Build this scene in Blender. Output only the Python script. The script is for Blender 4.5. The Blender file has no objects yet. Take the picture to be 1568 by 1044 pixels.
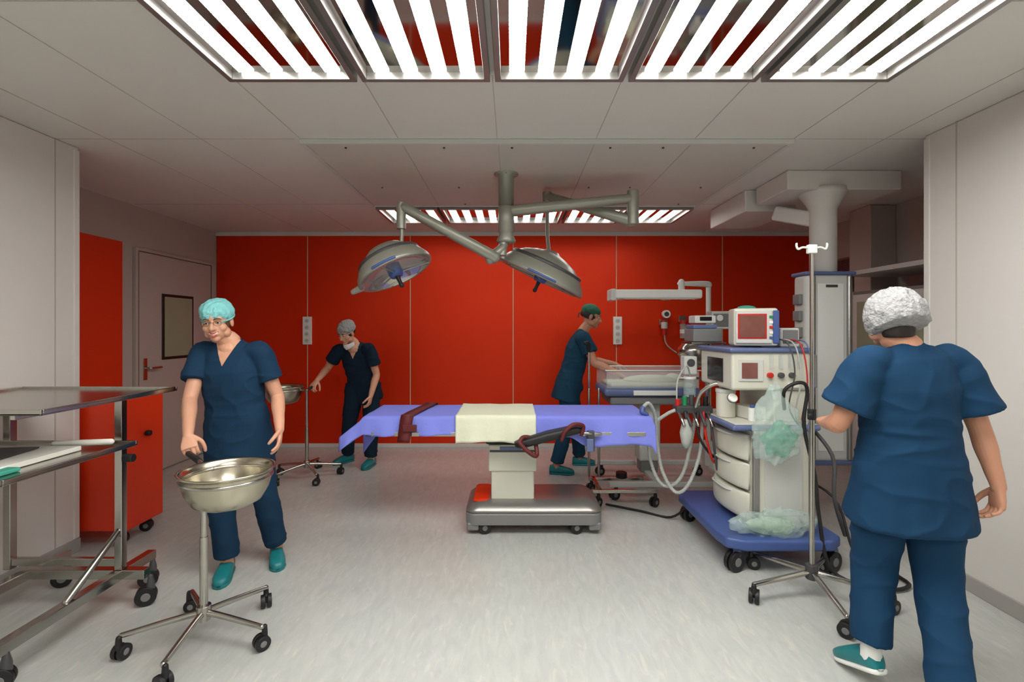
import bpy, bmesh, math, random
from mathutils import Vector, Matrix, noise, Euler
V=Vector
random.seed(3)
scene=bpy.context.scene
Z=V((0,0,1))
def lin(c):
    return tuple(((x/255.0)/12.92 if x/255.0<=0.04045 else ((x/255.0+0.055)/1.055)**2.4) for x in c)
# ------------------------------------------------------------------ materials
def M(name,col,rough=.5,metal=0.,bump=0.,bscale=30.,var=.04,vscale=6.,emit=0.,alpha=1.,coat=0.,stretch=(1,1,1),trans=0.,spec=.5,ecol=None):
    m=bpy.data.materials.new(name); m.use_nodes=True
    nt=m.node_tree; b=nt.nodes['Principled BSDF']
    c=lin(col)
    tc=nt.nodes.new('ShaderNodeTexCoord'); mp=nt.nodes.new('ShaderNodeMapping')
    mp.inputs['Scale'].default_value=stretch
    nt.links.new(tc.outputs['Object'],mp.inputs['Vector'])
    nz=nt.nodes.new('ShaderNodeTexNoise'); nz.inputs['Scale'].default_value=vscale; nz.inputs['Detail'].default_value=4
    nt.links.new(mp.outputs[0],nz.inputs['Vector'])
    mx=nt.nodes.new('ShaderNodeMix'); mx.data_type='RGBA'
    mx.inputs[6].default_value=tuple(x*(1-var) for x in c)+(1,)
    mx.inputs[7].default_value=tuple(min(1,x*(1+var)) for x in c)+(1,)
    nt.links.new(nz.outputs['Fac'],mx.inputs[0])
    nt.links.new(mx.outputs[2],b.inputs['Base Color'])
    b.inputs['Roughness'].default_value=rough; b.inputs['Metallic'].default_value=metal
    b.inputs['Alpha'].default_value=alpha
    b.inputs['Specular IOR Level'].default_value=spec
    b.inputs['Coat Weight'].default_value=coat; b.inputs['Coat Roughness'].default_value=.1
    b.inputs['Transmission Weight'].default_value=trans
    if bump>0:
        n2=nt.nodes.new('ShaderNodeTexNoise'); n2.inputs['Scale'].default_value=bscale; n2.inputs['Detail'].default_value=3
        nt.links.new(mp.outputs[0],n2.inputs['Vector'])
        bp=nt.nodes.new('ShaderNodeBump'); bp.inputs['Strength'].default_value=bump; bp.inputs['Distance'].default_value=.02
        nt.links.new(n2.outputs['Fac'],bp.inputs['Height']); nt.links.new(bp.outputs[0],b.inputs['Normal'])
    m['c']=c
    return m
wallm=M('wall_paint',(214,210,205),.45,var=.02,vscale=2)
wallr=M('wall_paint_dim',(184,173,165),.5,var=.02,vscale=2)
ceilm=M('ceiling_paint',(218,215,209),.5,var=.02,vscale=1.5)
redm=M('red_laminate',(228,52,4),.42,metal=.45,var=.05,vscale=1.2,spec=.4)
redp=M('red_paint',(222,56,20),.35,var=.04)
seam=M('seam',(215,185,150),.5)
seamd=M('seam_dark',(182,174,166),.6)
alu=M('aluminium',(165,163,160),.35,.8,var=.03)
mirror=M('louvre_mirror',(205,200,195),.06,1.0,var=.01)
steel=M('stainless',(184,181,174),.20,1.0,var=.06,vscale=12,stretch=(1,1,6))
steelb=M('stainless_bowl',(192,185,166),.23,1.0,var=.06,vscale=8)
greym=M('lamp_grey',(150,150,138),.33,.3,var=.03)
cream=M('cream_plastic',(208,207,193),.4,var=.03)
white=M('white_plastic',(230,231,226),.35,var=.02)
offw=M('offwhite_metal',(200,201,196),.4,var=.02)
black=M('black_rubber',(22,22,24),.5,var=.1)
dgrey=M('dark_grey_plastic',(66,66,68),.45,var=.05)
mgrey=M('mid_grey',(120,120,120),.45,var=.05)
blue=M('blue_plastic',(66,88,146),.4,var=.05)
blued=M('blue_grey_plastic',(92,106,146),.4,var=.05)
brown=M('maroon_strap',(92,20,22),.55,bump=.2,bscale=200)
sheetm=M('periwinkle_sheet',(126,134,226),.8,var=.05,vscale=4,bump=.6,bscale=7)
creamc=M('cream_cloth',(222,225,200),.85,var=.03,bump=.6,bscale=8)
teal=M('teal_clog',(20,118,124),.4,var=.06)
tealc=M('teal_cloth',(60,150,130),.7,var=.06)
glass=M('door_glass',(150,162,138),.25,var=.05)
plast=M('clear_plastic',(205,226,220),.12,alpha=.32,var=.1,vscale=20,bump=.9,bscale=26)
greenp=M('green_plastic',(60,175,140),.3,alpha=.6,var=.2,bump=.8,bscale=30)
screen=M('screen_red',(120,74,66),.25,var=.3,vscale=14)
screend=M('screen_dark',(25,28,30),.15,var=.3)
paper=M('paper',(226,224,215),.7)
redk=M('red_knob',(190,30,25),.4); greenk=M('green_knob',(30,130,80),.4)
hosem=M('hose_grey',(176,180,174),.4,var=.03)
gridm=M('laminar_diffuser',(200,195,187),.55,var=.03,vscale=3)
acry=M('acrylic',(215,225,225),.08,alpha=.25)
# ------------------------------------------------------------------ geometry helpers
def frames(pts):
    n=len(pts); T=[]
    for i in range(n):
        a=pts[max(0,i-1)]; b=pts[min(n-1,i+1)]
        t=(b-a); T.append(t.normalized() if t.length>1e-9 else (T[-1] if T else Z))
    u=T[0].orthogonal().normalized(); out=[]
    for t in T:
        u=(u-t*u.dot(t)); u=u.normalized() if u.length>1e-6 else t.orthogonal().normalized()
        out.append((t,u,t.cross(u)))
    return out
def catmull(pts,rad,sub=5):
    P=[];R=[];n=len(pts)
    for i in range(n-1):
        p0=pts[max(0,i-1)];p1=pts[i];p2=pts[i+1];p3=pts[min(n-1,i+2)]
        for k in range(sub):
            t=k/sub
            P.append(.5*((2*p1)+(p2-p0)*t+(2*p0-5*p1+4*p2-p3)*t*t+(3*p1-p0-3*p2+p3)*t**3))
            R.append(rad[i]+(rad[i+1]-rad[i])*(t*t*(3-2*t)))
    P.append(pts[-1].copy());R.append(rad[-1]); return P,R
def loftg(secs,n=28,p=1.0):
    vs=[];fs=[]
    for c,U,W in secs:
        for k in range(n):
            a=2*math.pi*k/n; ca,sa=math.cos(a),math.sin(a)
            x=math.copysign(abs(ca)**p,ca); y=math.copysign(abs(sa)**p,sa)
            vs.append(c+U*x+W*y)
    m=len(secs)
    for i in range(m-1):
        for k in range(n):
            k2=(k+1)%n
            fs.append((i*n+k,i*n+k2,(i+1)*n+k2,(i+1)*n+k))
    a=len(vs); vs.append(secs[0][0].copy()); vs.append(secs[-1][0].copy())
    for k in range(n):
        k2=(k+1)%n
        fs.append((a,k2,k)); fs.append((a+1,(m-1)*n+k,(m-1)*n+k2))
    return vs,fs
def tubeg(pts,rads,n=14,sub=5,roundcap=True,smoothp=True):
    pts=[V(p) for p in pts]
    if not hasattr(rads,'__len__'): rads=[rads]*len(pts)
    if smoothp and len(pts)>2: P,R=catmull(pts,rads,sub)
    else: P,R=pts,list(rads)
    F=frames(P); secs=[]
    if roundcap:
        for a in (80,55,28):
            a=math.radians(a); secs.append((P[0]-F[0][0]*R[0]*math.sin(a),F[0][1]*R[0]*math.cos(a),F[0][2]*R[0]*math.cos(a)))
    for q,r,f in zip(P,R,F): secs.append((q,f[1]*r,f[2]*r))
    if roundcap:
        for a in (28,55,80):
            a=math.radians(a); secs.append((P[-1]+F[-1][0]*R[-1]*math.sin(a),F[-1][1]*R[-1]*math.cos(a),F[-1][2]*R[-1]*math.cos(a)))
    return loftg(secs,n)
def ellg(c,r,R=None,seg=24,rings=16):
    c=V(c); R=R or Matrix.Identity(3); vs=[];fs=[]
    vs.append(c+R@V((0,0,r[2])))
    for i in range(1,rings):
        a=math.pi*i/rings
        for k in range(seg):
            b=2*math.pi*k/seg
            vs.append(c+R@V((r[0]*math.sin(a)*math.cos(b),r[1]*math.sin(a)*math.sin(b),r[2]*math.cos(a))))
    vs.append(c+R@V((0,0,-r[2]))); L=len(vs)-1
    for k in range(seg):
        k2=(k+1)%seg
        fs.append((0,1+k,1+k2)); fs.append((L,L-seg+k2,L-seg+k))
    for i in range(rings-2):
        for k in range(seg):
            k2=(k+1)%seg; o=1+i*seg
            fs.append((o+k,o+seg+k,o+seg+k2,o+k2))
    return vs,fs
def join(parts):
    vs=[];fs=[]
    for a,b in parts:
        o=len(vs); vs+=list(a); fs+=[tuple(i+o for i in f) for f in b]
    return vs,fs
def rotto(axis):
    return Z.rotation_difference(V(axis).normalized()).to_matrix()
def link(o): scene.collection.objects.link(o)
def mkmesh(name,vs,fs,mat,smooth=False,bevel=0,sub=0):
    me=bpy.data.meshes.new(name); me.from_pydata([tuple(v) for v in vs],[],[tuple(f) for f in fs]); me.update()
    bm=bmesh.new(); bm.from_mesh(me); bmesh.ops.recalc_face_normals(bm,faces=bm.faces)
    bm.to_mesh(me); bm.free()
    if mat: me.materials.append(mat)
    if smooth:
        for p in me.polygons: p.use_smooth=True
    o=bpy.data.objects.new(name,me); link(o)
    if bevel>0:
        md=o.modifiers.new('b','BEVEL'); md.width=bevel; md.segments=3; md.limit_method='ANGLE'
        for p in me.polygons: p.use_smooth=True
        md.harden_normals=False
        w=o.modifiers.new('wn','WEIGHTED_NORMAL')
    return o
def boxg(c,s,R=None):
    c=V(c); R=R or Matrix.Identity(3)
    vs=[c+R@V((s[0]/2*x,s[1]/2*y,s[2]/2*z)) for x in(-1,1) for y in(-1,1) for z in(-1,1)]
    return vs,[(0,1,3,2),(4,6,7,5),(0,4,5,1),(2,3,7,6),(0,2,6,4),(1,5,7,3)]
def rot(x=0,y=0,z=0): return Euler((math.radians(x),math.radians(y),math.radians(z))).to_matrix()
class G:
    def __init__(s,name,loc=(0,0,0)):
        s.loc=V(loc); s.e=bpy.data.objects.new(name,None); s.e.location=s.loc; s.e.empty_display_size=.1; link(s.e)
    def add(s,part,g,mat,smooth=False,bevel=0,sub=0):
        vs=[V(v)-s.loc for v in g[0]]
        o=mkmesh(part,vs,g[1],mat,smooth,bevel,sub); o.parent=s.e; return o
    def take(s,o): o.parent=s.e; return o
    def box(s,part,c,size,mat,bevel=.004,R=None): return s.add(part,boxg(c,size,R),mat,bevel=bevel)
    def bb(s,part,x0,x1,y0,y1,z0,z1,mat,bevel=.004):
        return s.box(part,((x0+x1)/2,(y0+y1)/2,(z0+z1)/2),(x1-x0,y1-y0,z1-z0),mat,bevel)
    def cyl(s,part,p0,p1,r,mat,r1=None,n=24):
        p0=V(p0);p1=V(p1); r1=r if r1 is None else r1
        t=(p1-p0).normalized();u=t.orthogonal().normalized();w=t.cross(u)
        return s.add(part,loftg([(p0,u*r,w*r),(p1,u*r1,w*r1)],n),mat,bevel=min(.003,r*.2,(p1-p0).length*.2))
    def tube(s,part,pts,r,mat,n=12,sub=6,smoothp=True): return s.add(part,tubeg(pts,r,n,sub,smoothp=smoothp),mat,smooth=True)
    def ell(s,part,c,r,mat,R=None): return s.add(part,ellg(c,r,R),mat,smooth=True)
    def lathe(s,part,prof,c,mat,axis=(0,0,1),n=48,flat=False):
        R=rotto(axis); c=V(c); vs=[];fs=[]
        for r,z in prof:
            for k in range(n):
                a=2*math.pi*k/n; vs.append(c+R@V((r*math.cos(a),r*math.sin(a),z)))
        for i in range(len(prof)-1):
            for k in range(n):
                k2=(k+1)%n; fs.append((i*n+k,i*n+k2,(i+1)*n+k2,(i+1)*n+k))
        return s.add(part,(vs,fs),mat,smooth=not flat)
def caster(g,x,y,r=.045,ang=0,top=.1,hood=black,w=.026):
    a=math.radians(ang); d=V((math.cos(a),math.sin(a),0)); s=V((-math.sin(a),math.cos(a),0))
    for k in(-1,1):
        c=V((x,y,r))+s*k*(w*.6)
        g.cyl('caster_wheel',c-s*w*.4,c+s*w*.4,r,black,n=24)
        g.cyl('caster_hub',c-s*w*.45,c+s*w*.45,r*.45,mgrey,n=16)
    g.tube('caster_fork',[V((x,y,r)),V((x,y,r*1.6))+d*r*.3,V((x,y,r*2.1))+d*r*.4,V((x,y,top))+d*r*.4],[r*.32,r*.5,r*.4,.012],hood,10)
def corrug(g,part,pts,r,mat):
    P,R=catmull([V(p) for p in pts],[r]*len(pts),60)
    out=[P[0]];acc=0
    for a,b in zip(P,P[1:]):
        acc+=(b-a).length
        if acc>.004: out.append(b);acc=0
    F=frames(out); secs=[(q,f[1]*r*(1+.16*math.sin(i*math.pi*.7)),f[2]*r*(1+.16*math.sin(i*math.pi*.7))) for i,(q,f) in enumerate(zip(out,F))]
    g.add(part,loftg(secs,12),mat,smooth=True)
# ------------------------------------------------------------------ room
H=2.72
def room_box(name,x0,x1,y0,y1,z0,z1,mat,bevel=0):
    vs,fs=boxg(((x0+x1)/2,(y0+y1)/2,(z0+z1)/2),(x1-x0,y1-y0,z1-z0)); return mkmesh(name,vs,fs,mat,bevel=bevel)
fm=bpy.data.materials.new('vinyl_floor'); fm.use_nodes=True; nt=fm.node_tree; b=nt.nodes['Principled BSDF']
tc=nt.nodes.new('ShaderNodeTexCoord')
def nz(scale,st,detail=5,off=0):
    mp=nt.nodes.new('ShaderNodeMapping'); mp.inputs['Scale'].default_value=st; mp.inputs['Location'].default_value=(off,off,0); nt.links.new(tc.outputs['Object'],mp.inputs[0])
    n=nt.nodes.new('ShaderNodeTexNoise'); n.inputs['Scale'].default_value=scale; n.inputs['Detail'].default_value=detail; n.inputs['Distortion'].default_value=.9
    nt.links.new(mp.outputs[0],n.inputs[0]); return n
n1=nz(6,(4,1.1,1)); n2=nz(10,(3.2,.8,1),5,4.)
r1=nt.nodes.new('ShaderNodeValToRGB'); e=r1.color_ramp.elements
e[0].position=.30; e[0].color=lin((180,183,179))+(1,); e[1].position=.68; e[1].color=lin((193,195,190))+(1,)
nt.links.new(n1.outputs[0],r1.inputs[0])
r2=nt.nodes.new('ShaderNodeValToRGB'); e=r2.color_ramp.elements
e[0].position=.58; e[0].color=(0,0,0,1); e[1].position=.70; e[1].color=(.45,.45,.45,1)
nt.links.new(n2.outputs[0],r2.inputs[0])
mx=nt.nodes.new('ShaderNodeMix'); mx.data_type='RGBA'; nt.links.new(r2.outputs[0],mx.inputs[0]); nt.links.new(r1.outputs[0],mx.inputs[6]); mx.inputs[7].default_value=lin((212,209,194))+(1,)
nt.links.new(mx.outputs[2],b.inputs['Base Color']); b.inputs['Roughness'].default_value=.28; b.inputs['Specular IOR Level'].default_value=.5
XL,XR,YB=-3.74,3.78,6.13
room_box('floor',-3.9,3.95,-1.7,6.25,-.1,0,fm)
room_box('ceiling',-3.9,3.95,-1.7,6.25,H,H+.1,ceilm)
room_box('wall_back',-3.9,3.95,YB,YB+.12,0,H,wallr)
room_box('wall_front',-3.9,3.95,-1.7,-1.6,0,H,wallm)
room_box('wall_left',-3.9,-2.93,-1.6,3.27,0,H,wallm,.01)
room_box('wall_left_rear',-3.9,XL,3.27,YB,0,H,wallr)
room_box('wall_right',2.62,3.95,-1.6,3.07,0,H,wallm,.01)
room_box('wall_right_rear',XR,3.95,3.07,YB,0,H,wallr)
cov=M('grey_cove',(160,157,152),.45)
room_box('baseboard_left',-2.93,-2.915,-1.6,3.27,0,.09,cov,.004)
room_box('baseboard_right',2.605,2.62,-1.6,3.07,0,.09,cov,.004)
room_box('baseboard_left_rear',XL,XL+.015,3.27,YB,0,.09,cov,.004)
room_box('baseboard_right_rear',XR-.015,XR,3.07,YB,0,.09,cov,.004)
room_box('baseboard_back',XL,XR,YB-.025,YB,0,.05,wallm,.004)
room_box('trim_1',XL,XR,YB-.03,YB,H-.05,H,wallm,.004)
xs=[XL,-2.585,-1.285,.015,1.32,2.66,XR]
w=G('wall_cladding_red',(0,YB,0))
for i in range(6):
    w.bb('panel_%d'%(i+1),xs[i]+.006,xs[i+1]-.006,YB-.018,YB-.001,.05,H-.05,redm,.002)
    if i: w.bb('seam_%d'%i,xs[i]-.006,xs[i]+.006,YB-.016,YB-.001,.05,H-.05,seam,.001)
w.bb('panel_left_return',XL+.001,XL+.02,3.3,4.62,.09,2.33,redp,.003)
ws=G('trim_2',(0,0,0))
for y in (1.1,2.0,3.1): ws.bb('seam',-2.93,-2.927,y-.004,y+.004,.09,H,seamd,.001)
for y in (1.2,2.1,2.85): ws.bb('seam',2.617,2.62,y-.004,y+.004,.09,H,seamd,.001)
ws.bb('corner_guard',-2.975,-2.925,3.23,3.275,.09,2.70,wallm,.006)
ws.bb('corner_guard',2.615,2.66,3.03,3.075,.09,2.70,wallm,.006)
cs=G('trim_3',(0,0,0))
for x in (-1.36,-.73,-.095,.54,1.175,1.81): cs.bb('seam',x-.002,x+.002,2.33,3.1,H-.002,H,seamd,0)
for x in (-2.6,-2.0,2.4): cs.bb('seam',x-.002,x+.002,-1.6,6.1,H-.002,H,seamd,0)
for y in (1.8,3.11,4.74): 
    cs.bb('seam',-3.7,-1.4,y-.002,y+.002,H-.002,H,seamd,0); cs.bb('seam',1.85,3.7,y-.002,y+.002,H-.002,H,seamd,0)
lam=G('laminar_airflow_ceiling',(.225,3.9,H))
lam.bb('perforated_plate',-1.34,1.79,3.14,4.72,H-.022,H-.001,gridm,.002)
for a in ((-1.37,1.82,3.11,3.14),(-1.37,1.82,4.72,4.745)): lam.bb('frame',a[0],a[1],a[2],a[3],H-.03,H-.001,offw,.003)
for a in ((-1.37,-1.34),(1.79,1.82)): lam.bb('frame',a[0],a[1],3.14,4.72,H-.03,H-.001,offw,.003)
for i in range(1,5):
    x=-1.34+3.13*i/5; lam.bb('joint',x-.003,x+.003,3.14,4.72,H-.024,H-.021,seamd,0)
for x in (-1.1,-.45,.0,.65,1.0,1.6):
    for y in (3.2,4.1,4.65): lam.cyl('screw',(x,y,H-.03),(x,y,H-.02),.008,dgrey,n=8)
def emis(name,st):
    m=bpy.data.materials.new(name); m.use_nodes=True; nt=m.node_tree
    for n in list(nt.nodes): nt.nodes.remove(n)
    out=nt.nodes.new('ShaderNodeOutputMaterial'); em=nt.nodes.new('ShaderNodeEmission'); em.inputs[0].default_value=(1,.99,.95,1); em.inputs[1].default_value=st
    nt.links.new(em.outputs[0],out.inputs[0]); return m
tube_m=emis('fluorescent',19.5); tube_far=emis('fluorescent_dimmed',9)
def lightpanel(x0,x1,y0,y1,tm=tube_m):
    g=G('ceiling_light_panel',((x0+x1)/2,(y0+y1)/2,H)); f=.028
    z0,z1=H-.045,H-.001
    g.bb('frame_side',x0,x0+f,y0,y1,z0,z1,alu,.003); g.bb('frame_side',x1-f,x1,y0,y1,z0,z1,alu,.003)
    g.bb('frame_end',x0+f,x1-f,y0,y0+f,z0,z1,alu,.003); g.bb('frame_end',x0+f,x1-f,y1-f,y1,z0,z1,alu,.003)
    g.bb('reflector',x0+f,x1-f,y0+f,y1-f,H-.012,H-.002,mirror,0)
    n=4; a0,a1=x0+f+.008,x1-f-.008; p=(a1-a0)/n
    parts=[]; lou=[]
    for i in range(n):
        c=a0+p*(i+.5); parts.append(boxg((c,(y0+y1)/2,H-.016),(p*.52,y1-y0-2*f-.03,.006)))
        yy=y0+f+.03
        while yy<y1-f-.02:
            lou.append(boxg((c,yy,H-.0205),(p*.52,.0025,.003))); yy+=.028
    g.add('lamps',join(parts),tm)
    g.add('louvre_blades',join(lou),alu)
pw=(1.81+1.36)/5
for i in range(5):
    x0=-1.36+pw*i
    lightpanel(x0+.012,x0+pw-.012,1.08,2.31)
    lightpanel(x0+.012,x0+pw-.012,4.78,5.42,tube_far)
    if 0<i<4: lightpanel(x0+.012,x0+pw-.012,-1.2,0.0)  # unseen panels behind the camera, added to light the near room
# ------------------------------------------------------------------ door etc.
dr=G('door_1',(XL,5.38,0))
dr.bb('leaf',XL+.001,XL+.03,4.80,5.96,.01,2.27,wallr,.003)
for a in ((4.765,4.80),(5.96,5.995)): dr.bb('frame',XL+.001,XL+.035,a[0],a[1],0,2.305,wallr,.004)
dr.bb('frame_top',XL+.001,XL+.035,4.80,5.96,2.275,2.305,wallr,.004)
for a in ((4.798,4.804),(5.955,5.961)): dr.bb('gap',XL+.031,XL+.036,a[0],a[1],0,2.27,dgrey,0)
dr.bb('gap_top',XL+.031,XL+.036,4.8,5.96,2.268,2.274,dgrey,0)
dr.bb('window_gasket',XL+.03,XL+.04,5.12,5.62,1.17,1.87,black,.004)
dr.bb('window_pane',XL+.04,XL+.044,5.15,5.59,1.20,1.84,glass,.001)
dr.bb('handle_plate',XL+.03,XL+.04,4.86,4.91,.98,1.2,steel,.003)
dr.tube('lever',[(XL+.04,4.885,1.1),(XL+.09,4.885,1.1),(XL+.095,4.95,1.1),(XL+.095,5.03,1.1)],.011,steel)
def socket(x):
    g=G('wall_socket_strip',(x,YB-.03,1.47))
    g.bb('housing',x-.055,x+.055,YB-.05,YB-.018,1.30,1.65,white,.006)
    for k in range(4):
        g.cyl('outlet',(x,YB-.056,1.35+k*.083),(x,YB-.045,1.35+k*.083),.026,offw,n=20)
        for q in(-1,1): g.cyl('hole',(x+q*.009,YB-.0575,1.35+k*.083),(x+q*.009,YB-.05,1.35+k*.083),.004,black,n=8)
socket(-2.58); socket(1.33)
g=G('oxygen_flowmeter',(1.9,6.05,1.5))
g.box('mount',(1.9,6.09,1.58),(.10,.05,.07),steel)
g.cyl('gauge',(1.92,6.0,1.68),(1.92,6.05,1.68),.05,white); g.cyl('gauge_face',(1.92,5.997,1.68),(1.92,6.0,1.68),.03,dgrey)
g.cyl('body',(1.9,6.03,1.42),(1.9,6.03,1.6),.03,redk); g.cyl('bottle',(1.9,6.03,1.5),(1.9,6.03,1.58),.04,offw)
g.tube('hose',[(1.9,6.03,1.42),(1.93,6.03,1.3),(2.05,6.02,1.2),(2.15,5.95,1.15)],.008,hosem)
g=G('suction_bottle',(2.14,6.05,1.5))
g.box('mount',(2.14,6.09,1.62),(.09,.05,.08),steel); g.cyl('jar',(2.14,6.03,1.38),(2.14,6.03,1.56),.045,plast); g.cyl('lid',(2.14,6.03,1.56),(2.14,6.03,1.6),.048,redk); g.cyl('label',(2.14,6.03,1.44),(2.14,6.03,1.49),.0455,white)
# ------------------------------------------------------------------ right alcove
g=G('ventilation_grille',(XR,5.4,2.18))
g.bb('frame',XR-.02,XR-.001,5.15,5.65,2.08,2.30,alu,.003)
g.bb('core',XR-.024,XR-.018,5.18,5.62,2.10,2.28,black,0)
for k in range(10): g.bb('vane_h',XR-.028,XR-.022,5.18,5.62,2.105+k*.0185,2.109+k*.0185,alu,0)
for k in range(20): g.bb('vane_v',XR-.028,XR-.022,5.19+k*.022,5.193+k*.022,2.10,2.28,alu,0)
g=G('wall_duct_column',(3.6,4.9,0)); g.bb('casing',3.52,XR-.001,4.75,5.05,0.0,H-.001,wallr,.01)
g=G('supply_cabinet',(3.5,4.1,0))
g.bb('carcass',3.28,XR-.02,3.5,4.65,.1,1.85,mgrey,.006)
g.bb('plinth',3.3,XR-.02,3.52,4.63,0,.1,dgrey)
for k in range(2): 
    g.bb('door',3.262,3.28,3.52+k*.57,4.06+k*.57,.14,1.82,offw,.004); g.bb('glass',3.258,3.262,3.58+k*.57,4.0+k*.57,.9,1.75,glass,0)
    g.bb('handle',3.235,3.25,3.99+k*.09-.02,4.01+k*.09-.02,.9,1.1,steel)
g.bb('top_shelf',3.2,XR-.02,3.45,4.70,2.0,2.04,offw,.003)
for y in(3.5,4.65): g.bb('bracket',3.25,3.28,y-.02,y+.02,1.85,2.0,steel)
g.bb('box_on_shelf',3.4,3.65,3.7,4.0,2.04,2.14,wallm)
# ------------------------------------------------------------------ ceiling pendant
g=G('ceiling_pendant',(2.5,3.9,H))
g.bb('ceiling_box',2.12,3.0,3.72,4.2,2.57,H-.001,wallm,.01)
g.bb('ceiling_beam',2.05,2.5,4.25,5.0,2.53,H-.001,wallm,.01)
g.lathe('head',[(0,2.60),(.16,2.60),(.165,2.56),(.12,2.49),(.095,2.44),(.095,1.92),(0,1.92)],(2.47,3.84,0),wallm)
g.add('swivel_arm',join([boxg((2.37,4.0,2.42),(.10,.4,.12),rot(20,0,35))]),wallm,bevel=.02)
g.bb('column',2.28,2.66,3.75,3.93,.46,1.93,offw,.04)
g.bb('column_cap',2.27,2.67,3.74,3.94,1.915,1.945,blued,.012)
g.bb('column_foot',2.27,2.67,3.74,3.94,.44,.475,blued,.012)
for x in(2.33,2.61): g.tube('rail',[(x,3.742,.5),(x,3.742,1.9)],.018,alu)
g.bb('panel_line',2.37,2.57,3.744,3.75,.55,1.85,white,.003)
for i in range(4): g.bb('gas_outlet',2.25,2.28,3.79,3.88,1.3+i*.13,1.38+i*.13,mgrey,.006)
g.bb('vent_slots',2.43,2.52,3.74,3.744,1.82,1.84,dgrey,0)
# ------------------------------------------------------------------ surgical light
def lamp(g,c,od,R,q=1.25):
    c=V(c); od=V(od).normalized(); up=-od
    g.lathe('dome',[(r,z*(q if z>0 else 1)) for r,z in [(0,.17),(.05,.17),(.07,.158),(.13,.146),(R*.62,.115),(R*.86,.06),(R*.985,.012),(R,0),(R*1.0,-.018),(R*.97,-.024),(R*.93,-.02)]],c,greym,up)
    g.lathe('gasket',[(R*.80,.084*q),(R*.81,.088*q),(R*.835,.082*q),(R*.83,.070*q)],c,dgrey,up)
    g.lathe('reflector',[(R*.93,-.02),(R*.88,.0),(R*.6,.05),(R*.3,.075),(0,.08)],c,mirror,up)
    g.lathe('glass_cover',[(R*.93,-.018),(R*.5,-.012),(0,-.01)],c,acry,up)
    g.lathe('bulb_housing',[(0,-.045),(.045,-.045),(.055,-.02),(.055,.05),(0,.06)],c,blue,up)
    g.tube('sterile_handle',[c+od*.04,c+od*.09,c+od*.12],[.018,.014,.018],black)
    s=od.cross(V((0,1,0))).normalized()
    rr=rotto(up)
    for k in range(3):
        a=2*math.pi*k/3+.4; d=rr@V((math.cos(a),math.sin(a),0))
        g.tube('spoke',[c+d*.05-up*.02,c+d*R*.95-up*.02],.006,greym)
    g.tube('grip',[c-s*R*.98,c-s*(R+.06)],[.028,.02],greym)
    g.tube('rim_label',[c+rr@V((R*1.0*math.cos(a),R*1.0*math.sin(a),-.005)) for a in [(-1.9+.1*i) for i in range(7)]],.010,blue)
    return up
g=G('surgical_light',(-.045,3.75,H))
sx,sy=-.045,3.75
g.lathe('canopy',[(0,H-.001),(.095,H-.001),(.095,H-.03),(.062,H-.045),(.058,H-.3),(.055,2.45),(.062,2.44),(.062,2.25),(.05,2.24),(.075,2.18),(.07,2.165),(0,2.165)],(sx,sy,0),greym)
for k in range(8):
    a=k*math.pi/4; g.cyl('bolt',(sx+.078*math.cos(a),sy+.078*math.sin(a),H-.04),(sx+.078*math.cos(a),sy+.078*math.sin(a),H-.03),.007,steel,n=8)
def arm(part,p0,p1,w,h):
    p0=V(p0);p1=V(p1);t=(p1-p0).normalized(); s=t.cross(Z).normalized(); u=s.cross(t)
    g.add(part,loftg([(p0-t*.03,s*w*.3,u*h*.3),(p0,s*w/2,u*h/2),(p1,s*w*.45,u*h*.42),(p1+t*.03,s*w*.3,u*h*.25)],20,.7),greym,smooth=True)
arm('boom_upper',(sx+.05,sy-.01,2.41),(.92,3.72,2.50),.09,.085)
g.cyl('elbow_upper',(.93,3.72,2.30),(.93,3.72,2.56),.045,greym)
arm('spring_arm_upper',(.93,3.74,2.33),(.31,4.12,2.62),.10,.09)
g.cyl('knuckle_upper',(.30,4.12,2.5),(.30,4.12,2.66),.04,greym)
g.tube('stem_upper',[(.30,4.12,2.52),(.30,4.1,2.3),(.31,4.03,2.13)],.016,greym)
g.cyl('collar_lower',(sx-.03,sy-.03,2.06),(sx-.02,sy-.02,2.18),.032,greym)
g.tube('elbow_lower',[(sx-.02,sy,2.17),(sx-.03,sy-.03,2.12),(sx-.10,sy-.05,2.06),(sx-.12,sy-.05,2.03)],[.04,.035,.035,.04],greym)
arm('spring_arm_lower',(sx-.08,sy-.05,2.04),(-.80,3.6,2.40),.10,.085)
g.cyl('knuckle_lower',(-.825,3.6,2.24),(-.825,3.6,2.44),.035,greym)
g.tube('stem_lower',[(-.825,3.6,2.3),(-.82,3.6,2.2),(-.83,3.6,2.08)],.015,greym)
lamp(g,(-.865,3.57,1.925),(.44,-.12,-.87),.285)
lamp(g,(.24,3.98,1.925),(-.43,.07,-.90),.37,1.35)
# ------------------------------------------------------------------ operating table
g=G('operating_table',(.15,3.75,0))
def rr_sec(x0,x1,y0,y1,z,r=.08,n=6):
    pts=[]
    for cx,cy,a0 in((x1-r,y1-r,0),(x0+r,y1-r,90),(x0+r,y0+r,180),(x1-r,y0+r,270)):
        for k in range(n+1):
            a=math.radians(a0+90*k/n); pts.append(V((cx+r*math.cos(a),cy+r*math.sin(a),z)))
    return pts
def stack(secs):
    n=len(secs[0]); vs=[p for s in secs for p in s]; fs=[]
    for i in range(len(secs)-1):
        for k in range(n):
            k2=(k+1)%n; fs.append((i*n+k,i*n+k2,(i+1)*n+k2,(i+1)*n+k))
    fs.append(tuple(range(n))[::-1]); fs.append(tuple((len(secs)-1)*n+k for k in range(n)))
    return vs,fs
basem=M('base_silver',(150,146,142),.3,.6,var=.03); 
x0,x1,y0,y1=-.34,.66,3.50,4.02
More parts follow.
